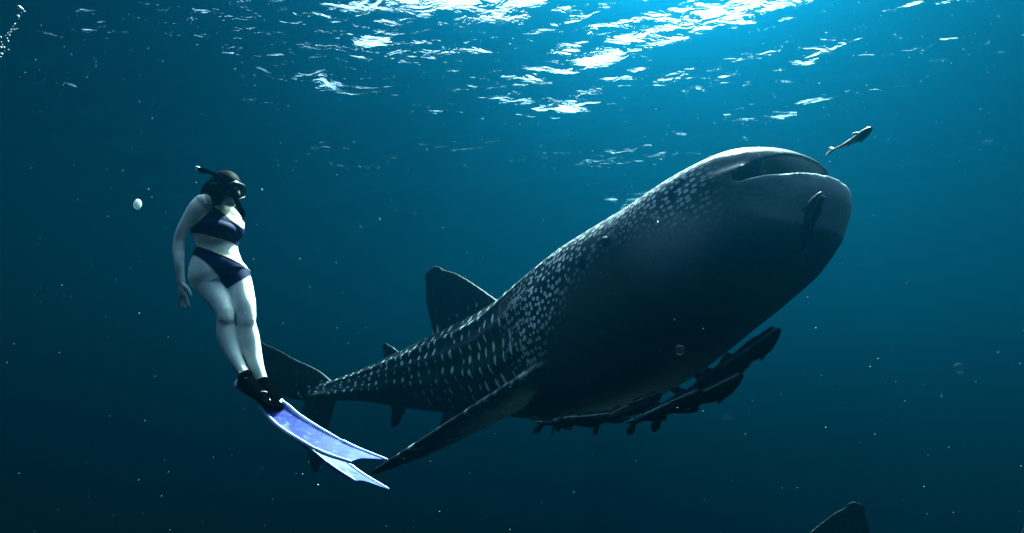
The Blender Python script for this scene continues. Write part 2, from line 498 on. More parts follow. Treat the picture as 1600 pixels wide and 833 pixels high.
    ra_ = n.new('ShaderNodeAttribute'); ra_.attribute_name = 'rest'
    rs_ = n.new('ShaderNodeSeparateXYZ'); l.new(ra_.outputs['Vector'], rs_.inputs[0])
    sp_all = math_('MULTIPLY', sp_all, math_('SUBTRACT', 1.0, math_('MULTIPLY', rs_.outputs[0], 0.78)))     # fins hardly spotted
    # dark back to belly; behind the pale throat its shade is painted in
    edge = math_('ADD', arc, math_('MULTIPLY', math_('SUBTRACT', nz.outputs[0], 0.5), 0.22))
    lo_ = math_('SUBTRACT', smooth(u_, 0.1, 0.9, -0.05, 0.25), smooth(u_, 1.1, 2.5, 0.0, 0.55))
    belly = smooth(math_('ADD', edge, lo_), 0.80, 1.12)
    sp_all = math_('MULTIPLY', sp_all, math_('SUBTRACT', 1.0, belly))
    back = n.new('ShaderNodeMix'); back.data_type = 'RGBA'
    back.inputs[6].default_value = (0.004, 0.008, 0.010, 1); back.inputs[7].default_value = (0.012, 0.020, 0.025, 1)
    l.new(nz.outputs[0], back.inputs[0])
    # snout is a paler plain grey
    sn = n.new('ShaderNodeMix'); sn.data_type = 'RGBA'; l.new(smooth(u_, 0.75, 0.1), sn.inputs[0]); l.new(back.outputs[2], sn.inputs[6]); sn.inputs[7].default_value = (0.025, 0.045, 0.055, 1)
    be = n.new('ShaderNodeMix'); be.data_type = 'RGBA'; l.new(belly, be.inputs[0]); l.new(sn.outputs[2], be.inputs[6]); bc_ = n.new('ShaderNodeMix'); bc_.data_type = 'RGBA'; l.new(smooth(u_, 0.15, 0.95), bc_.inputs[0]); bc_.inputs[6].default_value = (0.42, 0.52, 0.54, 1); bc_.inputs[7].default_value = (0.018, 0.032, 0.038, 1); l.new(bc_.outputs[2], be.inputs[7])  # throat lighter as if lit, rest of the pale belly darkened for shade
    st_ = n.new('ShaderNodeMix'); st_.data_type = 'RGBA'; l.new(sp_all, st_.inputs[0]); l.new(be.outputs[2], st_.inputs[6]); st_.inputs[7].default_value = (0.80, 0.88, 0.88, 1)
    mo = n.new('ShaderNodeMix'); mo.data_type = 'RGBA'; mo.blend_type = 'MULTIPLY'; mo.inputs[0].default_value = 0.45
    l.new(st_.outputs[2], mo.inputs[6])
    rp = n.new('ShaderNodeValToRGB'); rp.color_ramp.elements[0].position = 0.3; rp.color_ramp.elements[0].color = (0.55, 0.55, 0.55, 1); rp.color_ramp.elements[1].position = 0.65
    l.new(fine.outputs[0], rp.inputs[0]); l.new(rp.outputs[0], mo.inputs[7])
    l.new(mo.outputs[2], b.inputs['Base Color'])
    b.inputs['Roughness'].default_value = 0.5; b.inputs['Specular IOR Level'].default_value = 0.15
    bp_ = n.new('ShaderNodeBump'); bp_.inputs['Strength'].default_value = 0.35; bp_.inputs['Distance'].default_value = 0.006
    l.new(fine.outputs[0], bp_.inputs['Height']); l.new(bp_.outputs[0], b.inputs['Normal'])
    return m

M_SHARK = shark_material()
M_EYE = simple('shark_eye', (0.01, 0.012, 0.015), 0.15, 0.1, 40)

def build_shark(me, rest, spine, loc_label, detail):
    """spine: rows of (u, image x, image y, distance, roll degrees)"""
    us = np.array([s[0] for s in spine], float)
    pts = np.array([tuple(s[1]) for s in spine], float)
    ups = []
    for i, s in enumerate(spine):
        a = pts[max(i - 1, 0)] - pts[min(i + 1, len(pts) - 1)]; a /= np.linalg.norm(a)
        up = np.array([0, 0, 1.0]); r_ = math.radians(s[2])
        rot = Matrix.Rotation(r_, 3, Vector(a)); ups.append(tuple(rot @ Vector(up)))
    ups = np.array(ups)
    # shift parameters so that rest distance = distance along the curve
    org = pts[len(pts) // 3]
    new = bend(rest, pts, us, ups)
    me2 = me.copy(); set_co(me2, new - org)
    root = empty('whale_shark', tuple(org))
    me2.name = 'body'; me2.materials.clear(); me2.materials.append(M_SHARK)
    o = bpy.data.objects.new('body', me2); COL.objects.link(o); o.parent = root
    if detail:
        for sg in (1, -1):
            VF = ellipsoid((0.92, 0.622 * sg, 0.07), (0.030, 0.03, 0.030), 16, 10)
            c = bend(np.array([tuple(v) for v in VF[0]]), pts, us, ups) - org
            mesh_obj('eye', c, VF[1], M_EYE, root)
    return root

SPINE = [  # (metres from snout, point, roll)
    (0.0, 1263, 275, 3.03, 1), (0.5, 1176, 325, 3.28, 2), (1.2, 1090, 388, 3.62, 3), (2.0, 980, 462, 4.2, 2),
    (3.0, 850, 535, 5.0, 4), (3.9, 735, 572, 5.75, 6), (4.8, 640, 595, 6.4, 6), (5.6, 560, 614, 6.95, 4), (6.3, 505, 630, 7.2, 0), (6.8, 462, 646, 7.3, 0)]
def spine_fit(sp):
    p = np.array([tuple(at(*s[1:4])) for s in sp]); d = np.r_[0, np.cumsum(np.linalg.norm(np.diff(p, axis=0), axis=1))]
    d *= 1.0
    return [(d[i], p[i], sp[i][4]) for i in range(len(sp))], d[-1]
sp1, slen = spine_fit(SPINE)
print('SPINE LENGTH', slen, [round(s[0], 2) for s in sp1])
shark_me, shark_rest = make_shark(True, 0.0135)
print('shark verts', len(shark_rest))
shark = build_shark(shark_me, shark_rest, sp1, None, True)
tag(shark, 'huge spotted whale shark swimming up to the right with its wide mouth ajar', 'whale shark')

# ------------------------------------------------------------------ remoras
def remora_mesh():
    st = [[], []]
    pr = [  # u, half width, half height, z
        (0.000, .004, .003, .006), (0.006, .010, .006, .005), (0.030, .020, .014, .002), (0.075, .029, .024, -.002), (0.125, .031, .032, -.004), (0.18, .025, .028, -.002),
        (0.25, .018, .020, 0), (0.32, .012, .013, .001), (0.38, .008, .009, .001), (0.425, .006, .008, .001)]
    pr = np.array(pr); us = np.linspace(0, 0.425, 40); q = catmull(pr[:, 1:], pr[:, 0], us); rings = []
    for u, (w, h, z) in zip(us, q):
        rings.append([(u, math.sin(2*math.pi*j/28) * w, z + math.cos(2*math.pi*j/28) * h) for j in range(28)])
    union_add(st, loft(rings))
    union_add(st, fin_shape([((.41, 0, .002), (.445, 0, .002), .011), ((.425, 0, .016), (.475, 0, .012), .009), ((.445, 0, .034), (.487, 0, .030), .007)]))
    union_add(st, fin_shape([((.41, 0, .000), (.445, 0, .000), .011), ((.425, 0, -.014), (.475, 0, -.010), .009), ((.445, 0, -.032), (.485, 0, -.028), .007)]))
    union_add(st, fin_shape([((.235, 0, .012), (.37, 0, .006), .010), ((.25, 0, .030), (.36, 0, .014), .008), ((.262, 0, .044), (.30, 0, .030), .0065)]))
    union_add(st, fin_shape([((.235, 0, -.012), (.37, 0, -.006), .010), ((.25, 0, -.030), (.36, 0, -.014), .008), ((.262, 0, -.044), (.30, 0, -.030), .0065)]))
    for sg in (1, -1):
        union_add(st, fin_shape([((.105, .026*sg, .004), (.140, .026*sg, .002), .009), ((.125, .046*sg, .008), (.160, .044*sg, .004), .008), ((.150, .064*sg, .012), (.178, .062*sg, .008), .0065)], normal=(0, 0, 1)))
        union_add(st, fin_shape([((.115, .010*sg, -.026), (.140, .010*sg, -.026), .009), ((.130, .022*sg, -.042), (.155, .022*sg, -.040), .0065)], normal=(0, 1, .4*sg)))
    # the sucker plate on top of the head: a low oval with cross ribs
    union_add(st, ellipsoid((.056, 0, .016), (.040, .018, .009), 24, 10))
    for k in range(9):
        union_add(st, ellipsoid((.026 + .0075 * k, 0, .0235), (.0022, .014, .0028), 10, 6))
    me = remeshed(st, 0.0024, 2)
    r_ = get_co(me); set_vec_attr(me, 'rest', r_)
    return me, r_
REM_ME, REM_REST = remora_mesh()
def remora_material():
    m, n, l, b = mat('remora_skin')
    a = n.new('ShaderNodeAttribute'); a.attribute_name = 'rest'
    s = n.new('ShaderNodeSeparateXYZ'); l.new(a.outputs['Vector'], s.inputs[0])
    ab_ = n.new('ShaderNodeMath'); ab_.operation = 'ABSOLUTE'; l.new(s.outputs[2], ab_.inputs[0])
    nz = n.new('ShaderNodeTexNoise'); nz.inputs['Scale'].default_value = 60; nz.inputs['Detail'].default_value = 4; l.new(a.outputs['Vector'], nz.inputs['Vector'])
    ml = n.new('ShaderNodeMath'); ml.operation = 'MULTIPLY_ADD'; l.new(nz.outputs[0], ml.inputs[0]); ml.inputs[1].default_value = 0.006; l.new(s.outputs[2], ml.inputs[2])
    rp = n.new('ShaderNodeValToRGB')
    mr = n.new('ShaderNodeMapRange'); l.new(ml.outputs[0], mr.inputs[0]); mr.inputs[1].default_value = -0.04; mr.inputs[2].default_value = 0.045
    l.new(mr.outputs[0], rp.inputs[0])
    e = rp.color_ramp.elements
    e[0].position = 0.0; e[0].color = (0.004, 0.006, 0.007, 1); e[1].position = 1.0; e[1].color = (0.015, 0.024, 0.03, 1)
    for p_, c in ((0.42, (0.005, 0.007, 0.009, 1)), (0.47, (0.004, 0.006, 0.007, 1)), (0.62, (0.004, 0.006, 0.007, 1)), (0.645, (0.30, 0.38, 0.40, 1)), (0.675, (0.30, 0.38, 0.40, 1)), (0.70, (0.012, 0.018, 0.022, 1))):
        x = e.new(p_); x.color = c
    l.new(rp.outputs[0], b.inputs['Base Color']); b.inputs['Roughness'].default_value = 0.45; b.inputs['Specular IOR Level'].default_value = 0.3
    return m
M_REM = remora_material()
M_REMEYE = simple('remora_eye', (0.02, 0.02, 0.02), 0.1, 0.1, 50)
def remora(head, tail, label, bendy=0.0, roll=0.0, group=None, fat=1.0):
    """head and tail are points; bendy swings the tail sideways"""
    L_ = (tail - head).length; k = L_ / 0.485
    r_ = REM_REST.copy()
    for ax_, lim in ((1, .028), (2, .030)):
        q_ = np.abs(r_[:, ax_]); r_[:, ax_] = np.sign(r_[:, ax_]) * (np.minimum(q_, lim) * fat + np.maximum(q_ - lim, 0) * 0.5)
    r_[:, 1] += bendy * (np.clip(r_[:, 0] - .1, 0, 1) ** 2) * 2
    X_ = (tail - head).normalized()
    Z_ = Vector((0, 0, 1)); Z_ = (Z_ - X_ * Z_.dot(X_)).normalized(); Y_ = Z_.cross(X_)
    R_ = Matrix.Rotation(roll, 3, X_); Y_ = R_ @ Y_; Z_ = R_ @ Z_
    B = np.array([tuple(X_), tuple(Y_), tuple(Z_)])
    me = REM_ME.copy(); set_co(me, (r_ @ B) * k)
    me.name = 'remora'; me.materials.clear(); me.materials.append(M_REM)
    o = bpy.data.objects.new('remora', me); COL.objects.link(o); o.location = head
    tag(o, label, 'remora', group)
    for sg in (1, -1):
        VF = ellipsoid((.034, .0205*sg*fat, .002), (.0050, .004, .0050), 10, 6)
        mesh_obj('eye', (np.array([tuple(v) for v in VF[0]]) @ B) * k, VF[1], M_REMEYE, o)
    return o
G = 'remoras travelling with the whale shark'
remora(at(1362, 200, 2.60), at(1303, 243, 2.85), 'small striped remora swimming alone in open water above the snout', 0.25, 0.5, G, 1.25)
remora(at(1281, 299, 2.62), at(1247, 402, 2.80), 'dark remora clinging to the throat just under the lower lip', 0.1, 2.6, G, 1.55)
remora(at(1222, 516, 3.15), at(1090, 604, 3.50), 'remora with a pale lit back, furthest right under the belly', -0.1, -0.4, G, 1.49)
remora(at(1186, 545, 3.45), at(1060, 622, 3.75), 'remora tucked behind the pale-backed one, against the belly', 0.1, -0.2, G, 1.55)
remora(at(1163, 588, 3.20), at(1020, 652, 3.55), 'ragged-looking remora just below the pale-backed one', 0.25, -0.3, G, 1.55)
remora(at(1098, 612, 3.25), at(985, 664, 3.50), 'remora at the lowest corner of the cluster under the belly', 0.3, -0.1, G, 1.60)
remora(at(1035, 618, 3.55), at(915, 668, 3.80), 'remora close against the middle of the belly, tail pointing down', -0.2, 0.1, G, 1.43)
remora(at(960, 650, 3.75), at(838, 664, 4.0), 'last remora of the row, nearest the pectoral fin', 0.2, 0.0, G, 1.43)
remora(at(905, 655, 3.75), at(845, 668, 4.2), 'short-looking remora pressed to the rear of the belly', -0.3, 0.2, G, 1.31)

# ------------------------------------------------------------------ the swimmer
M_SKIN = simple('skin', (0.88, 0.86, 0.75), 0.5, 0.12, 9, 0.35, 0.06)
M_NAVY = simple('navy_swimwear', (0.0015, 0.005, 0.045), 0.7, 0.2, 60, 0.06, 0.15)
M_GOLD = simple('gold_trim', (0.75, 0.60, 0.22), 0.4, 0.5, 160, 0.5, 0.3)
M_BLACK = simple('black_rubber', (0.0005, 0.0007, 0.0009), 0.8, 0.2, 40, 0.0, 0.15)
M_BLUEB = simple('blue_strap', (0.004, 0.010, 0.05), 0.5, 0.2, 40, 0.2)
M_CLEAR = simple('pale_plastic', (0.85, 0.9, 0.9), 0.15, 0.05, 40, 0.6)
M_GLASS, gn, gl_, gb = mat('mask_glass')
gb.inputs['Base Color'].default_value = (0.004, 0.008, 0.012, 1); gb.inputs['Roughness'].default_value = 0.04; gb.inputs['Specular IOR Level'].default_value = 0.35
M_HAIR, hn_, hl_, hb_ = mat('dark_hair')
hb_.inputs['Roughness'].default_value = 0.6; hb_.inputs['Specular IOR Level'].default_value = 0.02
_tc = hn_.new('ShaderNodeTexCoord'); _mp = hn_.new('ShaderNodeMapping'); _mp.inputs['Scale'].default_value = (60, 60, 5)
_nz = hn_.new('ShaderNodeTexNoise'); _nz.inputs['Scale'].default_value = 3.0; _nz.inputs['Detail'].default_value = 4
_rp = hn_.new('ShaderNodeValToRGB'); _rp.color_ramp.elements[0].color = (0.001, 0.001, 0.001, 1); _rp.color_ramp.elements[1].color = (0.002, 0.0018, 0.0015, 1)
_bp = hn_.new('ShaderNodeBump'); _bp.inputs['Strength'].default_value = 0.8; _bp.inputs['Distance'].default_value = 0.004
hl_.new(_tc.outputs['Object'], _mp.inputs[0]); hl_.new(_mp.outputs[0], _nz.inputs['Vector']); hl_.new(_nz.outputs[0], _rp.inputs[0]); hl_.new(_rp.outputs[0], hb_.inputs['Base Color'])
hl_.new(_nz.outputs[0], _bp.inputs['Height']); hl_.new(_bp.outputs[0], hb_.inputs['Normal'])

def frame_ring(c, axis_dn, th, a, b_, n=40, sq=2.2, front=1.0):
    """elliptic ring round c, facing azimuth th (0 = towards the camera side, + = to the right)"""
    t = math.radians(th)
    f = Vector((math.sin(t), -math.cos(t), 0)); ax = axis_dn.normalized()
    f = (f - ax * f.dot(ax)).normalized(); r_ = ax.cross(f).normalized()
    if r_.x > 0: r_ = -r_
    out = []
    for j in range(n):
        q = 2 * math.pi * j / n; e = 2 / sq
        x = math.copysign(abs(math.cos(q)) ** e, math.cos(q)) * a
        y = math.copysign(abs(math.sin(q)) ** e, math.sin(q)) * b_ * (front if math.sin(q) > 0 else 1)
        out.append(c + r_ * x + f * y)
    return out

SW = [[], []]
torso = [  # px, py, depth, facing, half width, half depth
    (350, 318, 3.60, 52, .052, .056), (345, 328, 3.60, 50, .060, .060), (342, 336, 3.60, 48, .125, .075), (341, 345, 3.60, 46, .155, .096), (341, 355, 3.60, 44, .152, .104),
    (340, 365, 3.60, 41, .146, .100), (340, 375, 3.60, 37, .128, .086), (341, 386, 3.59, 31, .112, .080), (340, 396, 3.58, 26, .128, .088),
    (339, 408, 3.57, 22, .145, .098), (339, 422, 3.55, 19, .158, .110), (341, 434, 3.54, 18, .160, .112), (346, 446, 3.52, 18, .110, .095)]
tp = np.array([tuple(at(*t[:3])) + tuple(t[3:]) for t in torso]); td = np.r_[0, np.cumsum(np.linalg.norm(np.diff(tp[:, :3], axis=0), axis=1))]
tq = np.linspace(0, td[-1], 46); tv = catmull(tp, td, tq)
rings = []
for k, v in enumerate(tv):
    ax = Vector(tv[min(k + 1, 45)][:3]) - Vector(tv[max(k - 1, 0)][:3])
    rings.append(frame_ring(Vector(v[:3]), ax, v[3], max(.02, v[4]), max(.02, v[5])))
union_add(SW, loft(rings))
# bust, belly softness, shoulder blades
union_add(SW, ellipsoid(at(340, 357, 3.535), (.105, .066, .052), 30, 18, Matrix.Rotation(math.radians(40), 3, 'Z')))
union_add(SW, ellipsoid(at(331, 424, 3.63), (.095, .095, .10)))
union_add(SW, ellipsoid(at(352, 426, 3.66), (.095, .095, .10)))
# shoulders and arms
union_add(SW, round_tube([at(346, 327, 3.60), at(330, 318, 3.55), at(317, 316, 3.50)], [.055, .052, .050], 18))
union_add(SW, round_tube([at(346, 327, 3.60), at(358, 335, 3.66), at(366, 343, 3.71)], [.055, .050, .046], 18))
union_add(SW, round_tube([at(315, 316, 3.50), at(306, 326, 3.475), at(295, 342, 3.46), at(285, 360, 3.45), at(280, 376, 3.45)], [.046, .045, .038, .034, .032], 20))
union_add(SW, round_tube([at(280, 376, 3.45), at(279, 392, 3.44), at(280, 412, 3.42), at(282, 432, 3.42), at(283, 440, 3.42)], [.032, .033, .028, .023, .023], 20))
union_add(SW, round_tube([at(367, 344, 3.71), at(366, 366, 3.78), at(360, 392, 3.82)], [.044, .038, .034], 18))
union_add(SW, round_tube([at(360, 392, 3.82), at(354, 414, 3.80), at(348, 434, 3.78)], [.034, .032, .024], 18))
def hand(w, d, side, back, L_=0.18, curl=0.25, thumb_side=1):
    """w wrist point, d pointing direction, side = across the palm to the thumb, back = out of the back of the hand"""
    d, side, back = d.normalized(), side.normalized(), back.normalized()
    palm = [w - d * .012, w + d * .02, w + d * .055, w + d * .088]
    rr = []
    for p, (a, b_) in zip(palm, [(.024, .018), (.028, .017), (.038, .016), (.039, .013)]):
        rr.append([p + side * (a * math.cos(2*math.pi*j/20)) + back * (b_ * math.sin(2*math.pi*j/20)) for j in range(20)])
    union_add(SW, loft(rr))
    for k, (off, ln, sp) in enumerate([(.033, .074, .15), (.011, .082, .04), (-.011, .077, -.08), (-.032, .062, -.24)]):
        b0 = w + d * .080 + side * off; dd = (d + side * sp).normalized(); c = curl * (1 + .25 * k)
        p1 = b0 + dd * (ln * .45) - back * (ln * .10 * c * 2); p2 = p1 + (dd - back * (c * .7)).normalized() * ln * .32; p3 = p2 + (dd - back * (c * 1.5)).normalized() * ln * .25
        union_add(SW, round_tube([b0, p1, p2, p3], [.0098, .0090, .0080, .0066], 10, m=14))
    b0 = w + d * .022 + side * .026
    union_add(SW, round_tube([b0, b0 + side * .022 + d * .024 - back * .006, b0 + side * .032 + d * .052 - back * .012, b0 + side * .034 + d * .074 - back * .014], [.014, .012, .010, .008], 10, m=14))
hand(at(283, 441, 3.42), at(287, 480, 3.42) - at(283, 441, 3.42), Vector((0.85, -0.5, 0.1)), Vector((-0.5, -0.85, 0.05)))
hand(at(348, 436, 3.78), at(344, 470, 3.76) - at(348, 436, 3.78), Vector((-.2, -1, 0)), Vector((1, -.2, 0)))
# legs
union_add(SW, round_tube([at(326, 424, 3.57), at(329, 440, 3.52), at(336, 456, 3.49), at(345, 474, 3.45), at(351, 489, 3.42), at(353, 498, 3.41)],
    [(.092, .096), (.090, .092), (.079, .080), (.063, .064), (.050, .053), (.048, .050)], 28, m=30))
union_add(SW, round_tube([at(352, 488, 3.42), at(352, 502, 3.42), at(354, 520, 3.42), at(360, 543, 3.40), at(371, 567, 3.37), at(381, 583, 3.35), at(386, 592, 3.34)],
    [(.050, .051), (.049, .050), (.056, .060), (.050, .054), (.037, .041), (.031, .035), (.032, .038)], 28, m=34))
union_add(SW, round_tube([at(364, 428, 3.60), at(370, 444, 3.57), at(376, 460, 3.54), at(382, 478, 3.50), at(385, 492, 3.48), at(385, 502, 3.47)],
    [(.092, .095), (.089, .090), (.078, .080), (.065, .066), (.054, .055), (.052, .053)], 28, m=30))
union_add(SW, round_tube([at(385, 492, 3.48), at(385, 505, 3.48), at(388, 524, 3.48), at(394, 550, 3.46), at(402, 575, 3.42), at(409, 594, 3.40), at(413, 604, 3.39)],
    [(.056, .056), (.053, .053), (.060, .062), (.053, .056), (.038, .042), (.033, .036), (.033, .038)], 28, m=34))
for c in () and (at(356, 491, 3.385), at(388, 495, 3.445)):
    union_add(SW, ellipsoid(c, (.026, .022, .030), 16, 10))
# feet, inside the fin pockets
FR = [at(384, 590, 3.34), at(392, 604, 3.30), at(404, 616, 3.26), at(414, 626, 3.22)]
FL = [at(411, 600, 3.39), at(418, 612, 3.36), at(428, 620, 3.32), at(436, 628, 3.29)]
for Fp in (FR, FL):
    union_add(SW, round_tube(Fp, [(.036, .034), (.040, .030), (.042, .024), (.038, .016)], 20))
union_add(SW, ellipsoid(at(374, 600, 3.36), (.030, .030, .034)))
union_add(SW, ellipsoid(at(402, 608, 3.41), (.030, .030, .034)))
# neck and head
HC = at(354, 297, 3.58)
HF = Vector((0.92, -0.38, -0.14)).normalized()          # where the face points
HU = (Vector((-0.16, 0.0, 1)) - HF * Vector((-0.16, 0, 1)).dot(HF)).normalized()
HS = HF.cross(HU).normalized()                          # her right side, towards the camera
if HS.y > 0: HS = -HS
def hp(f, s, u): return HC + HF * f + HS * s + HU * u
HR = Matrix((HF, HS, HU)).transposed()
union_add(SW, round_tube([at(346, 330, 3.60), at(350, 318, 3.60), hp(-.02, 0, -.06)], [.056, .052, .055], 20))
union_add(SW, ellipsoid(hp(-.005, 0, .015), (.094, .073, .094), 30, 20, HR))
union_add(SW, ellipsoid(hp(.022, 0, -.045), (.066, .058, .066), 26, 16, HR))
union_add(SW, ellipsoid(hp(.060, 0, -.092), (.024, .027, .020), 18, 10, HR))
union_add(SW, round_tube([hp(.083, 0, .012), hp(.104, 0, -.016), hp(.098, 0, -.030)], [.010, .013, .014], 12))
for s_, u_ in ((0, -.054), (0, -.063)):
    union_add(SW, ellipsoid(hp(.082, s_, u_), (.011, .022, .0055), 14, 8, HR))
for sg in (1, -1):
    union_add(SW, ellipsoid(hp(-.008, .072 * sg, -.012), (.016, .008, .029), 14, 8, HR))
    union_add(SW, ellipsoid(hp(.070, .032 * sg, .020), (.014, .018, .010), 14, 8, HR))
body_me = remeshed(SW, 0.0040, 11)
bc = get_co(body_me)
ORG = at(340, 425, 3.55)
set_co(body_me, bc - np.array(tuple(ORG)))
person = empty('person', tuple(ORG))
tag(person, 'woman in navy two-piece swimwear, mask and snorkel, floating upright with long blue fins', 'person')
body_me.name = 'body'; body_me.materials.append(M_SKIN)
o = bpy.data.objects.new('body', body_me); COL.objects.link(o); o.parent = person

def rel(VF): return [tuple(Vector(v) - ORG) for v in VF[0]], VF[1]
def pobj(name, VF, m, parent=None, smooth=True):
    V_, F_ = rel(VF)
    return mesh_obj(name, V_, F_, m, parent or person, smooth)

def garment(name, planes, seed, off, material, extra=None):
    """a skin-tight shell cut out of the body by planes (three points each, keep side of seed)"""
    bm = bmesh.new(); bm.from_mesh(body_me)
    seed_r = seed - ORG
    for pts in planes:
        a, b_, c = [p - ORG for p in pts]
        nrm = (b_ - a).cross(c - a).normalized()
        if nrm.dot(seed_r - a) < 0: nrm = -nrm
        bmesh.ops.bisect_plane(bm, geom=bm.verts[:] + bm.edges[:] + bm.faces[:], plane_co=a, plane_no=nrm, clear_inner=True)
    if extra:
        kill = [v for v in bm.verts if extra(v.co + ORG)]
        bmesh.ops.delete(bm, geom=kill, context='VERTS')
    # keep the island nearest the seed
    start = min(bm.verts, key=lambda v: (v.co - seed_r).length)
    seen = {start}; stack = [start]
    while stack:
        v = stack.pop()
        for e in v.link_edges:
            w_ = e.other_vert(v)
            if w_ not in seen: seen.add(w_); stack.append(w_)
    bmesh.ops.delete(bm, geom=[v for v in bm.verts if v not in seen], context='VERTS')
    bm.normal_update()
    nr = {v: v.normal.copy() for v in bm.verts}
    for v in bm.verts: v.co += nr[v] * off
    bound = [e for e in bm.edges if e.is_boundary]
    adj = {}
    for e in bound:
        a, b_ = e.verts; adj.setdefault(a, []).append(b_); adj.setdefault(b_, []).append(a)
    loops = []; left = set(adj)
    while left:
        v = next(iter(left)); lp = [v]; left.discard(v); cur = v
        while True:
            nx_ = [w_ for w_ in adj[cur] if w_ in left]
            if not nx_: break
            cur = nx_[0]; left.discard(cur); lp.append(cur)
        loops.append([x.co.copy() for x in lp])
    me = bpy.data.meshes.new(name); bm.to_mesh(me); bm.free()
    me.polygons.foreach_set('use_smooth', [True] * len(me.polygons)); me.materials.clear(); me.materials.append(material)
    o = bpy.data.objects.new(name, me); COL.objects.link(o); o.parent = person
    sd = o.modifiers.new('thickness', 'SOLIDIFY'); sd.thickness = 0.0025; sd.offset = -1
    return o, loops
def plane_dist(p, pts):
    a, b_, c = [q - ORG for q in pts]; nrm = (b_ - a).cross(c - a).normalized(); return abs((p - a).dot(nrm))
def piping(name, loops, pts, rad, m, parent, close=0.008):
    """beaded trim along the part of an edge that lies in the plane pts"""
    st = [[], []]
    for lp in loops:
        run = []
        for p in lp + [lp[0]]:
            if plane_dist(p, pts) < close: run.append(p)
            else:
                if len(run) > 8: union_add(st, round_tube(run[::2], rad, 8, m=max(16, len(run))))
                run = []
        if len(run) > 8: union_add(st, round_tube(run[::2], rad, 8, m=max(16, len(run))))
    if st[0]: return mesh_obj(name, st[0], st[1], m, parent)

waist = (at(305, 394, 3.62), at(324, 390, 3.49), at(371, 414, 3.58))
legr = (at(299, 423, 3.60), at(323, 409, 3.44), at(357, 449, 3.45))
legl = (at(357, 449, 3.45), at(371, 440, 3.47), at(382, 436, 3.58))
low, loops = garment('bikini_bottom', (waist, legr, legl), at(345, 420, 3.45), 0.004, M_NAVY)
piping('trim', loops, waist, 0.0034, M_GOLD, low)
under = (at(304, 377, 3.64), at(324, 367, 3.49), at(371, 380, 3.58))
neckl = (at(334, 323, 3.50), at(374, 358, 3.52), at(345, 322, 3.75))
armh = (at(334, 323, 3.50), at(304, 352, 3.55), at(325, 330, 3.75))
LAT = Vector((math.cos(math.radians(46)), math.sin(math.radians(46)), 0)); TC = at(341, 355, 3.60)
top, loops = garment('bikini_top', (under, neckl, armh), at(345, 355, 3.42), 0.004, M_NAVY, lambda p: (p - TC).dot(LAT) > .150)
piping('trim', loops, armh, 0.0032, M_GOLD, top)
from mathutils.bvhtree import BVHTree
bvh = BVHTree.FromPolygons([v.co[:] for v in body_me.vertices], [tuple(p.vertices) for p in body_me.polygons])
def on_skin(p, off):
    q, nr_, i_, d_ = bvh.find_nearest(p - ORG)
    return q + nr_ * off
for shift in (-2, 2):
    sp_ = [on_skin(at(x + shift, y - shift * .4, d), .003) for x, y, d in ((334, 324, 3.48), (330, 318, 3.47), (326, 312, 3.48), (322, 308, 3.50), (320, 307, 3.56), (321, 310, 3.62), (323, 318, 3.68))]
    V_, F_ = round_tube(sp_, 0.0036, 8); mesh_obj('strap', V_, F_, M_GOLD, top)

# hair: a cap with locks lying down the back of the neck
st = [[], []]
union_add(st, ellipsoid(hp(-.018, 0, .024), (.102, .086, .102), 32, 20, HR))
union_add(st, ellipsoid(hp(-.030, .020, -.030), (.078, .070, .085), 26, 16, HR))
for k in range(16):
    s_ = -.07 + .14 * k / 15; jj = random.uniform(-1, 1)
    union_add(st, round_tube([hp(-.04 + .01 * jj, s_, .03), hp(-.085 + .008 * jj, s_ * .95, -.03), hp(-.095 + .012 * jj, s_ * .9 + .01, -.085), hp(-.100 + .02 * jj, s_ * .8 + .02, -.145 - .012 * jj)],
        [.026, .028, .026, .008], 10, m=16))
for k in range(11):
    jj = random.uniform(-1, 1)
    union_add(st, round_tube([hp(.045 - .012 * k, .074, .03), hp(.052 - .015 * k, .082, -.02), hp(.048 - .015 * k, .074, -.07 + .005 * jj), hp(.036 - .014 * k, .064, -.125 + .014 * jj)], [.012, .015, .013, .003], 10, m=16))
for k in range(16):
    a_ = random.uniform(-.07, .09); q1 = random.uniform(.02, .05)
    union_add(st, round_tube([hp(-.08, a_ * .8, random.uniform(-.06, .05)), hp(-.105, a_, -.05 - q1), hp(-.115 - q1 * .5, a_ + .01, -.10 - q1), hp(-.125 - q1, a_ + .015, -.135 - q1)], [.010, .009, .007, .003], 8, m=14))
hm = remeshed(st, 0.004, 3); set_co(hm, get_co(hm) - np.array(tuple(ORG))); hm.name = 'hair'; hm.materials.append(M_HAIR)
o = bpy.data.objects.new('hair', hm); COL.objects.link(o); o.parent = person

# mask: skirt, frame, lens and strap
def face_ring(f, a, b_, u0=-.002, n=32, sq=2.6, wrap=.0):
    e = 2 / sq; out = []
    for j in range(n):
        q = 2 * math.pi * j / n
        s_ = math.copysign(abs(math.cos(q)) ** e, math.cos(q)) * a; u_ = math.copysign(abs(math.sin(q)) ** e, math.sin(q)) * b_
        drop = 0.014 * max(0, 1 - abs(s_) / .03) * (1 if u_ < 0 else 0)
        out.append(hp(f - wrap * (s_ / a) ** 2, s_, u_ + u0 - drop))
    return out
mask = pobj('diving_mask', loft([face_ring(.055, .070, .050, wrap=.045), face_ring(.082, .068, .050, wrap=.040), face_ring(.102, .067, .046, wrap=.030), face_ring(.112, .068, .044, wrap=.026), face_ring(.116, .063, .040, wrap=.022)]), M_BLACK)
pobj('lens', loft([face_ring(.116, .057, .034, wrap=.018), face_ring(.1175, .055, .032, wrap=.018)]), M_GLASS, mask)
rm = face_ring(.114, .066, .042, wrap=.024)
pobj('frame', loft(tube_rings(rm + rm[:2], .0045, 8)), M_BLUEB, mask)
sr = []
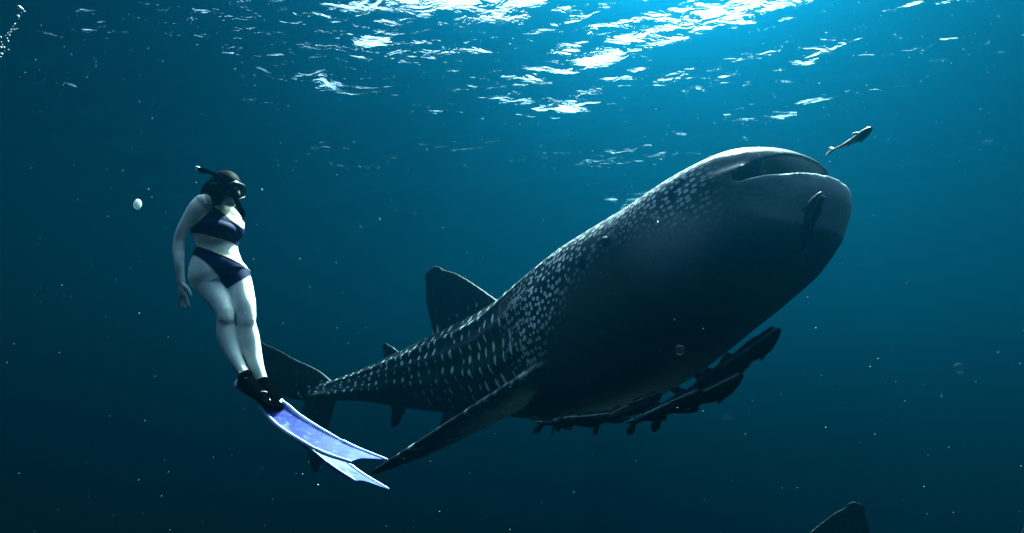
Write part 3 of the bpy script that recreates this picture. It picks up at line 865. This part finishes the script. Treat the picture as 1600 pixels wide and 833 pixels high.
for k in range(25):
    q = math.radians(-118 + 236 * k / 24)
    sr.append(hp(-.018 - .108 * math.cos(q) * 1.0 if abs(q) < 1.6 else -.018 - .108 * math.cos(q), .094 * math.sin(q), .012 + .012 * math.cos(q)))
pobj('strap', loft(tube_rings(sr, [(.003, .013)] * 25, 10, ref=HU)), M_BLUEB, mask)
for sg in (1,):
    pobj('buckle', loft(tube_rings([hp(.045, .094, .010), hp(.080, .088, .008)], [(.006, .010), (.005, .009)], 10, ref=HU)), M_BLACK, mask)

# snorkel
sn_path = [at(371, 319, 3.47), at(377, 333, 3.44), at(374, 322, 3.42), at(366, 305, 3.41), at(354, 289, 3.40), at(341, 276, 3.41), at(327, 269, 3.43), at(316, 265, 3.45)]
snork = pobj('snorkel', round_tube(sn_path[1:], [.013, .012, .011, .0105, .0105, .011, .012], 14, m=40), M_BLACK)
pobj('purge_valve', round_tube([at(374, 324, 3.425), at(378, 331, 3.43), at(379.5, 337, 3.44)], [.013, .017, .012], 14), M_BLACK, snork)
pobj('mouthpiece', round_tube([at(376, 327, 3.43), at(371, 322, 3.46), hp(.088, 0, -.058)], [.010, .009, .012], 12), M_BLACK, snork)
pobj('snorkel_top', round_tube([at(324, 268, 3.435), at(319, 267, 3.44), at(312, 265, 3.455)], [.013, .016, .014], 14), M_BLACK, snork)
pobj('tip', round_tube([at(313, 264.5, 3.455), at(309, 262.5, 3.46), at(307, 262, 3.465)], [.010, .011, .009], 12), M_CLEAR, snork)
pobj('tip_ring', round_tube([at(307, 266, 3.45), at(311, 269, 3.45), at(315, 270, 3.45)], [.004, .005, .004], 10), M_CLEAR, snork)

# ---- the two long fins
def blade_material():
    m, n, l, b = mat('blue_blade')
    tc = n.new('ShaderNodeAttribute'); tc.attribute_name = 'blade'
    mp = n.new('ShaderNodeMapping'); mp.inputs['Scale'].default_value = (8, 7, 1)
    l.new(tc.outputs['Vector'], mp.inputs[0])
    nz = n.new('ShaderNodeTexNoise'); nz.inputs['Scale'].default_value = 1.4; nz.inputs['Detail'].default_value = 6; nz.inputs['Distortion'].default_value = 1.3
    l.new(mp.outputs[0], nz.inputs['Vector'])
    rp = n.new('ShaderNodeValToRGB'); e = rp.color_ramp.elements
    e[0].position = 0.33; e[0].color = (0.03, 0.04, 0.28, 1); e[1].position = 0.72; e[1].color = (0.14, 0.16, 0.45, 1)
    x = e.new(0.42); x.color = (0.014, 0.019, 0.17, 1); x = e.new(0.55); x.color = (0.033, 0.041, 0.27, 1)
    l.new(nz.outputs[0], rp.inputs[0])
    vo = n.new('ShaderNodeTexVoronoi'); vo.inputs['Scale'].default_value = 0.9; l.new(mp.outputs[0], vo.inputs['Vector'])
    mr = n.new('ShaderNodeMapRange'); l.new(vo.outputs['Distance'], mr.inputs[0]); mr.inputs[1].default_value = 0.16; mr.inputs[2].default_value = 0.30; mr.inputs[3].default_value = 0.8; mr.inputs[4].default_value = 0
    mx_ = n.new('ShaderNodeMix'); mx_.data_type = 'RGBA'; l.new(mr.outputs[0], mx_.inputs[0]); l.new(rp.outputs[0], mx_.inputs[6]); mx_.inputs[7].default_value = (0.008, 0.012, 0.12, 1)
    l.new(mx_.outputs[2], b.inputs['Base Color']); b.inputs['Roughness'].default_value = 0.5; b.inputs['Specular IOR Level'].default_value = 0.12
    return m
M_BLADE = blade_material()
M_RAIL = simple('fin_rail', (0.50, 0.60, 0.95), 0.3, 0.08, 25, 0.5)
def swim_fin(ankle, sole, left, right, notch, tilt):
    """left and right: edge points of the blade (px, py, depth)"""
    root = empty('swim_fin'); root.parent = person
    # foot pocket
    V_, F_ = round_tube([ankle[0], ankle[1], ankle[2], ankle[3], ankle[4]], [(.038, .042), (.050, .050), (.054, .044), (.056, .034), (.062, .016)], 22, m=26)
    V_ = [tuple(Vector(v) - ORG) for v in V_]
    fp = mesh_obj('foot_pocket', V_, F_, M_BLACK, root)
    Lp = np.array([tuple(at(*p)) for p in left]); Rp = np.array([tuple(at(*p)) for p in right])
    dl = np.linspace(0, 1, len(Lp)); nu, nv = 60, 16
    t = np.linspace(0, 1, nu); LL = catmull(Lp, dl, t); RR = catmull(Rp, np.linspace(0, 1, len(Rp)), t)
    verts, pat = [], []
    for side in (1, -1):
        for i in range(nu):
            for j in range(nv):
                s = j / (nv - 1)
                a = Vector(LL[i]); c = Vector(RR[i])
                along = (Vector(LL[min(i + 1, nu - 1)]) - Vector(LL[max(i - 1, 0)])).normalized()
                nrm = (c - a).cross(along).normalized()
                cut = notch * (1 - abs(2 * s - 1) ** 1.3) * (max(0, t[i] - .86) / .14) ** 1.0
                p = a.lerp(c, s) - along * cut + nrm * (side * 0.0016 + .004 * math.sin(t[i] * 34) * math.sin(s * math.pi) * .25)
                verts.append(p - ORG); pat.append((t[i], s * .25, tilt))
    fc = []; N_ = nu * nv
    for i in range(nu - 1):
        for j in range(nv - 1):
            a = i * nv + j
            fc.append((a, a + 1, a + nv + 1, a + nv)); fc.append((a + N_, a + nv + N_, a + nv + 1 + N_, a + 1 + N_))
    for i in range(nu - 1):
        for j in (0, nv - 1):
            a = i * nv + j; fc.append((a, a + nv, a + nv + N_, a + N_))
    for j in range(nv - 1):
        for i in (0, nu - 1):
            a = i * nv + j; fc.append((a, a + 1, a + 1 + N_, a + N_))
    bl = mesh_obj('blade', verts, fc, M_BLADE, root)
    bmx = bmesh.new(); bmx.from_mesh(bl.data); bmesh.ops.recalc_face_normals(bmx, faces=bmx.faces); bmx.to_mesh(bl.data); bmx.free()
    set_vec_attr(bl.data, 'blade', pat)
    for E in (LL, RR):
        k0 = 4
        pts = [Vector(p) - ORG for p in E[k0:]]
        rad = [(.0050 + .0038 * math.sin(math.pi * min(1, i / len(pts) * 1.3 + .1)) ** .5 if i < len(pts) * .7 else .0080 - .0025 * (i - len(pts) * .7) / (len(pts) * .3)) for i in range(len(pts))]
        V_, F_ = loft(tube_rings(pts, [(r_, r_ * 1.5) for r_ in rad], 12)); mesh_obj('rail', V_, F_, M_RAIL, root)
    return root
f1 = swim_fin([at(384, 588, 3.34), at(385, 598, 3.33), at(395, 608, 3.29), at(406, 618, 3.25), at(419, 631, 3.21)], None,
    [(401, 627, 3.24), (413, 645, 3.20), (434, 666, 3.15), (468, 688, 3.08), (506, 708, 3.02), (548, 722, 2.97)],
    [(432, 622, 3.30), (449, 634, 3.28), (468, 650, 3.25), (503, 672, 3.19), (550, 697, 3.13), (605, 719, 3.07)], .05, 1.0)
f2 = swim_fin([at(410, 598, 3.39), at(412, 606, 3.38), at(420, 614, 3.35), at(428, 622, 3.31), at(437, 634, 3.27)], None,
    [(418, 640, 3.30), (440, 664, 3.27), (466, 687, 3.22), (492, 708, 3.16), (520, 730, 3.10), (555, 752, 3.05)],
    [(446, 632, 3.36), (463, 652, 3.35), (490, 678, 3.31), (522, 706, 3.26), (560, 737, 3.20), (607, 765, 3.13)], .05, 4.0)
fp = pobj('logo_patch', round_tube([at(409, 612, 3.215), at(413, 611.5, 3.215), at(417, 612.5, 3.215)], [(.006, .002), (.006, .002), (.005, .002)], 8), M_CLEAR, f1)


# ------------------------------------------------------------------ second whale shark, passing below
SP2 = [(0.0, 840, 994, 6.9, 0), (0.8, 930, 959, 6.9, 0), (2.0, 1068, 921, 6.9, 0), (3.0, 1173, 919, 6.9, 0), (3.8, 1268, 935, 6.9, 0), (4.7, 1380, 941, 6.9, 0), (5.5, 1480, 927, 6.9, 0), (6.4, 1600, 894, 7.0, 0)]
sp2, _l2 = spine_fit(SP2)
shark2 = build_shark(shark_me, shark_rest, sp2, None, True)
tag(shark2, 'second whale shark passing below, only its back and dorsal fin showing at the lower right', 'whale shark')

# ------------------------------------------------------------------ rising air bubbles, drifting matter
M_BUB = simple('air_bubble', (0.9, 0.95, 0.95), 0.12, 0.05, 30, 0.8, 0.0, Metallic=0.5)
bub_me = None
spots_b = [(30, 12, 7), (34, 14, 5), (28, 25, 4), (38, 18, 2.5), (23, 37, 2), (29, 29, 1.8), (22, 46, 3.2), (26, 45, 2), (17, 46, 2.2), (15, 55, 2.5), (12, 52, 1.7), (17, 50, 1.5), (11, 60, 2.5), (13, 64, 2.2), (8, 56, 1.5),
    (1, 58, 3.4), (2, 66, 2.4), (6, 74, 3.6), (1, 74, 4), (13, 78, 2.6), (2, 84, 4), (1, 89, 2.5), (7, 80, 1.6), (4, 70, 1.4), (20, 41, 1.3), (33, 20, 1.5)]
for x, y, r_ in spots_b:
    if bub_me is None:
        bm = bmesh.new(); bmesh.ops.create_icosphere(bm, subdivisions=2, radius=1.0); 
        for v in bm.verts: v.co *= 1 + 0.12 * noise.noise(v.co * 1.7); v.co.z *= 0.8
        bub_me = bpy.data.meshes.new('air_bubble'); bm.to_mesh(bub_me); bm.free(); bub_me.materials.append(M_BUB)
        bub_me.polygons.foreach_set('use_smooth', [True] * len(bub_me.polygons))
    o = bpy.data.objects.new('air_bubble', bub_me); COL.objects.link(o)
    o.location = at(x, y, 3.2 + .25 * random.random()); s = r_ * 0.5 / F * 3.3; o.scale = (s, s, s * .9)
    o.rotation_euler = (random.random() * 6, random.random() * 6, 0)
    lab = {7: 'largest silvery air bubble, topmost of the rising trail at the top left corner', 5: 'second largest silvery air bubble, touching the topmost one of the trail'}.get(r_, 'tiny silvery air bubble among many in the rising trail at the top left corner')
    tag(o, lab, 'bubble', 'trail of air bubbles')
m_j = bpy.data.materials.new('jelly'); m_j.use_nodes = True
jn, jl = m_j.node_tree.nodes, m_j.node_tree.links
jb = jn['Principled BSDF']; jb.inputs['Base Color'].default_value = (0.3, 0.38, 0.4, 1); jb.inputs['Roughness'].default_value = 0.4
jt = jn.new('ShaderNodeBsdfTransparent'); jm = jn.new('ShaderNodeMixShader')
jlw = jn.new('ShaderNodeLayerWeight'); jlw.inputs[0].default_value = 0.35
jr = jn.new('ShaderNodeMapRange'); jl.new(jlw.outputs['Facing'], jr.inputs[0]); jr.inputs[1].default_value = 0.1; jr.inputs[2].default_value = 0.75; jr.inputs[3].default_value = 0.94; jr.inputs[4].default_value = 1.0; jb.inputs['Specular IOR Level'].default_value = 0
jl.new(jr.outputs[0], jm.inputs[0]); jl.new(jb.outputs[0], jm.inputs[1]); jl.new(jt.outputs[0], jm.inputs[2]); jl.new(jm.outputs[0], jn['Material Output'].inputs['Surface'])
M_OPAL = m_j.copy(); M_OPAL.name = 'opal_jelly'
for nd in M_OPAL.node_tree.nodes:
    if nd.type == 'MAP_RANGE': nd.inputs[1].default_value = 0.25; nd.inputs[2].default_value = 0.9; nd.inputs[3].default_value = 0.15
    if nd.type == 'BSDF_PRINCIPLED': nd.inputs['Base Color'].default_value = (0.5, 0.6, 0.62, 1); nd.inputs['Subsurface Weight'].default_value = 1.0; nd.inputs['Subsurface Radius'].default_value = (0.02, 0.02, 0.02); nd.inputs['Subsurface Scale'].default_value = 1.0
def jelly(x, y, d, rx, rz, label, amp=0.12, tilt=0.0, mj=None):
    V_, F_ = ellipsoid((0, 0, 0), (rx, rx * .8, rz), 20, 12, Matrix.Rotation(tilt, 3, 'Y'))
    V_ = [Vector(v) * (1 + amp * noise.noise(Vector(v) * (0.7 / rx) + Vector((x, y, 0)))) for v in V_]
    o = mesh_obj('drifting_jelly', V_, F_, mj or m_j); o.location = at(x, y, d); tag(o, label, 'jelly', 'small drifting jellies'); return o
jelly(215, 319, 1.4, .0098, .0135, 'small round pale jelly drifting in open water left of the swimmer', mj=M_OPAL)
jelly(1211, 221, 2.7, .026, .032, 'wispy pale shred drifting just above the shark snout', 0.35, 0.3)
jelly(1194, 262, 2.75, .020, .030, 'wispy pale shred drifting in front of the near corner of the shark mouth', 0.35, 0.4)
jelly(1138, 652, 2.2, .024, .011, 'faint flat jelly drifting in dark water under the remoras', 0.4)
jelly(1063, 546, 2.0, .020, .018, 'faint round jelly drifting in front of the dark belly', 0.4)
jelly(1497, 576, 2.0, .016, .018, 'faint round jelly drifting in open water at the right', 0.4)
M_PART = simple('drifting_matter', (0.7, 0.78, 0.76), 0.6, 0.2, 30, 0.3)
pv_, pf_ = [], []
for k in range(1150):
    y = 0.9 + 7.5 * random.random() ** 0.8; x = random.uniform(-1.05, 1.05) * y * 0.92; z = y * math.tan(PITCH) + random.uniform(-0.55, 0.62) * y
    s = random.choice([.0006, .0008, .0010, .0013, .0020]) * (0.55 + 0.22 * y)
    ax = Vector((random.gauss(0, 1), random.gauss(0, 1), random.gauss(0, 1))).normalized(); el = random.choice([1, 1, 1.4, 2.6])
    b1 = ax.orthogonal().normalized(); b2 = ax.cross(b1); c = Vector((x, y, z)); o_ = len(pv_)
    pv_ += [c + ax * s * el, c - ax * s * el, c + b1 * s, c - b1 * s * .7, c + b2 * s * .8, c - b2 * s]
    pf_ += [tuple(i + o_ for i in f) for f in ((0, 2, 4), (0, 4, 3), (0, 3, 5), (0, 5, 2), (1, 4, 2), (1, 3, 4), (1, 5, 3), (1, 2, 5))]
tag(mesh_obj('drifting_particles', pv_, pf_, M_PART, smooth=True), kind='stuff')
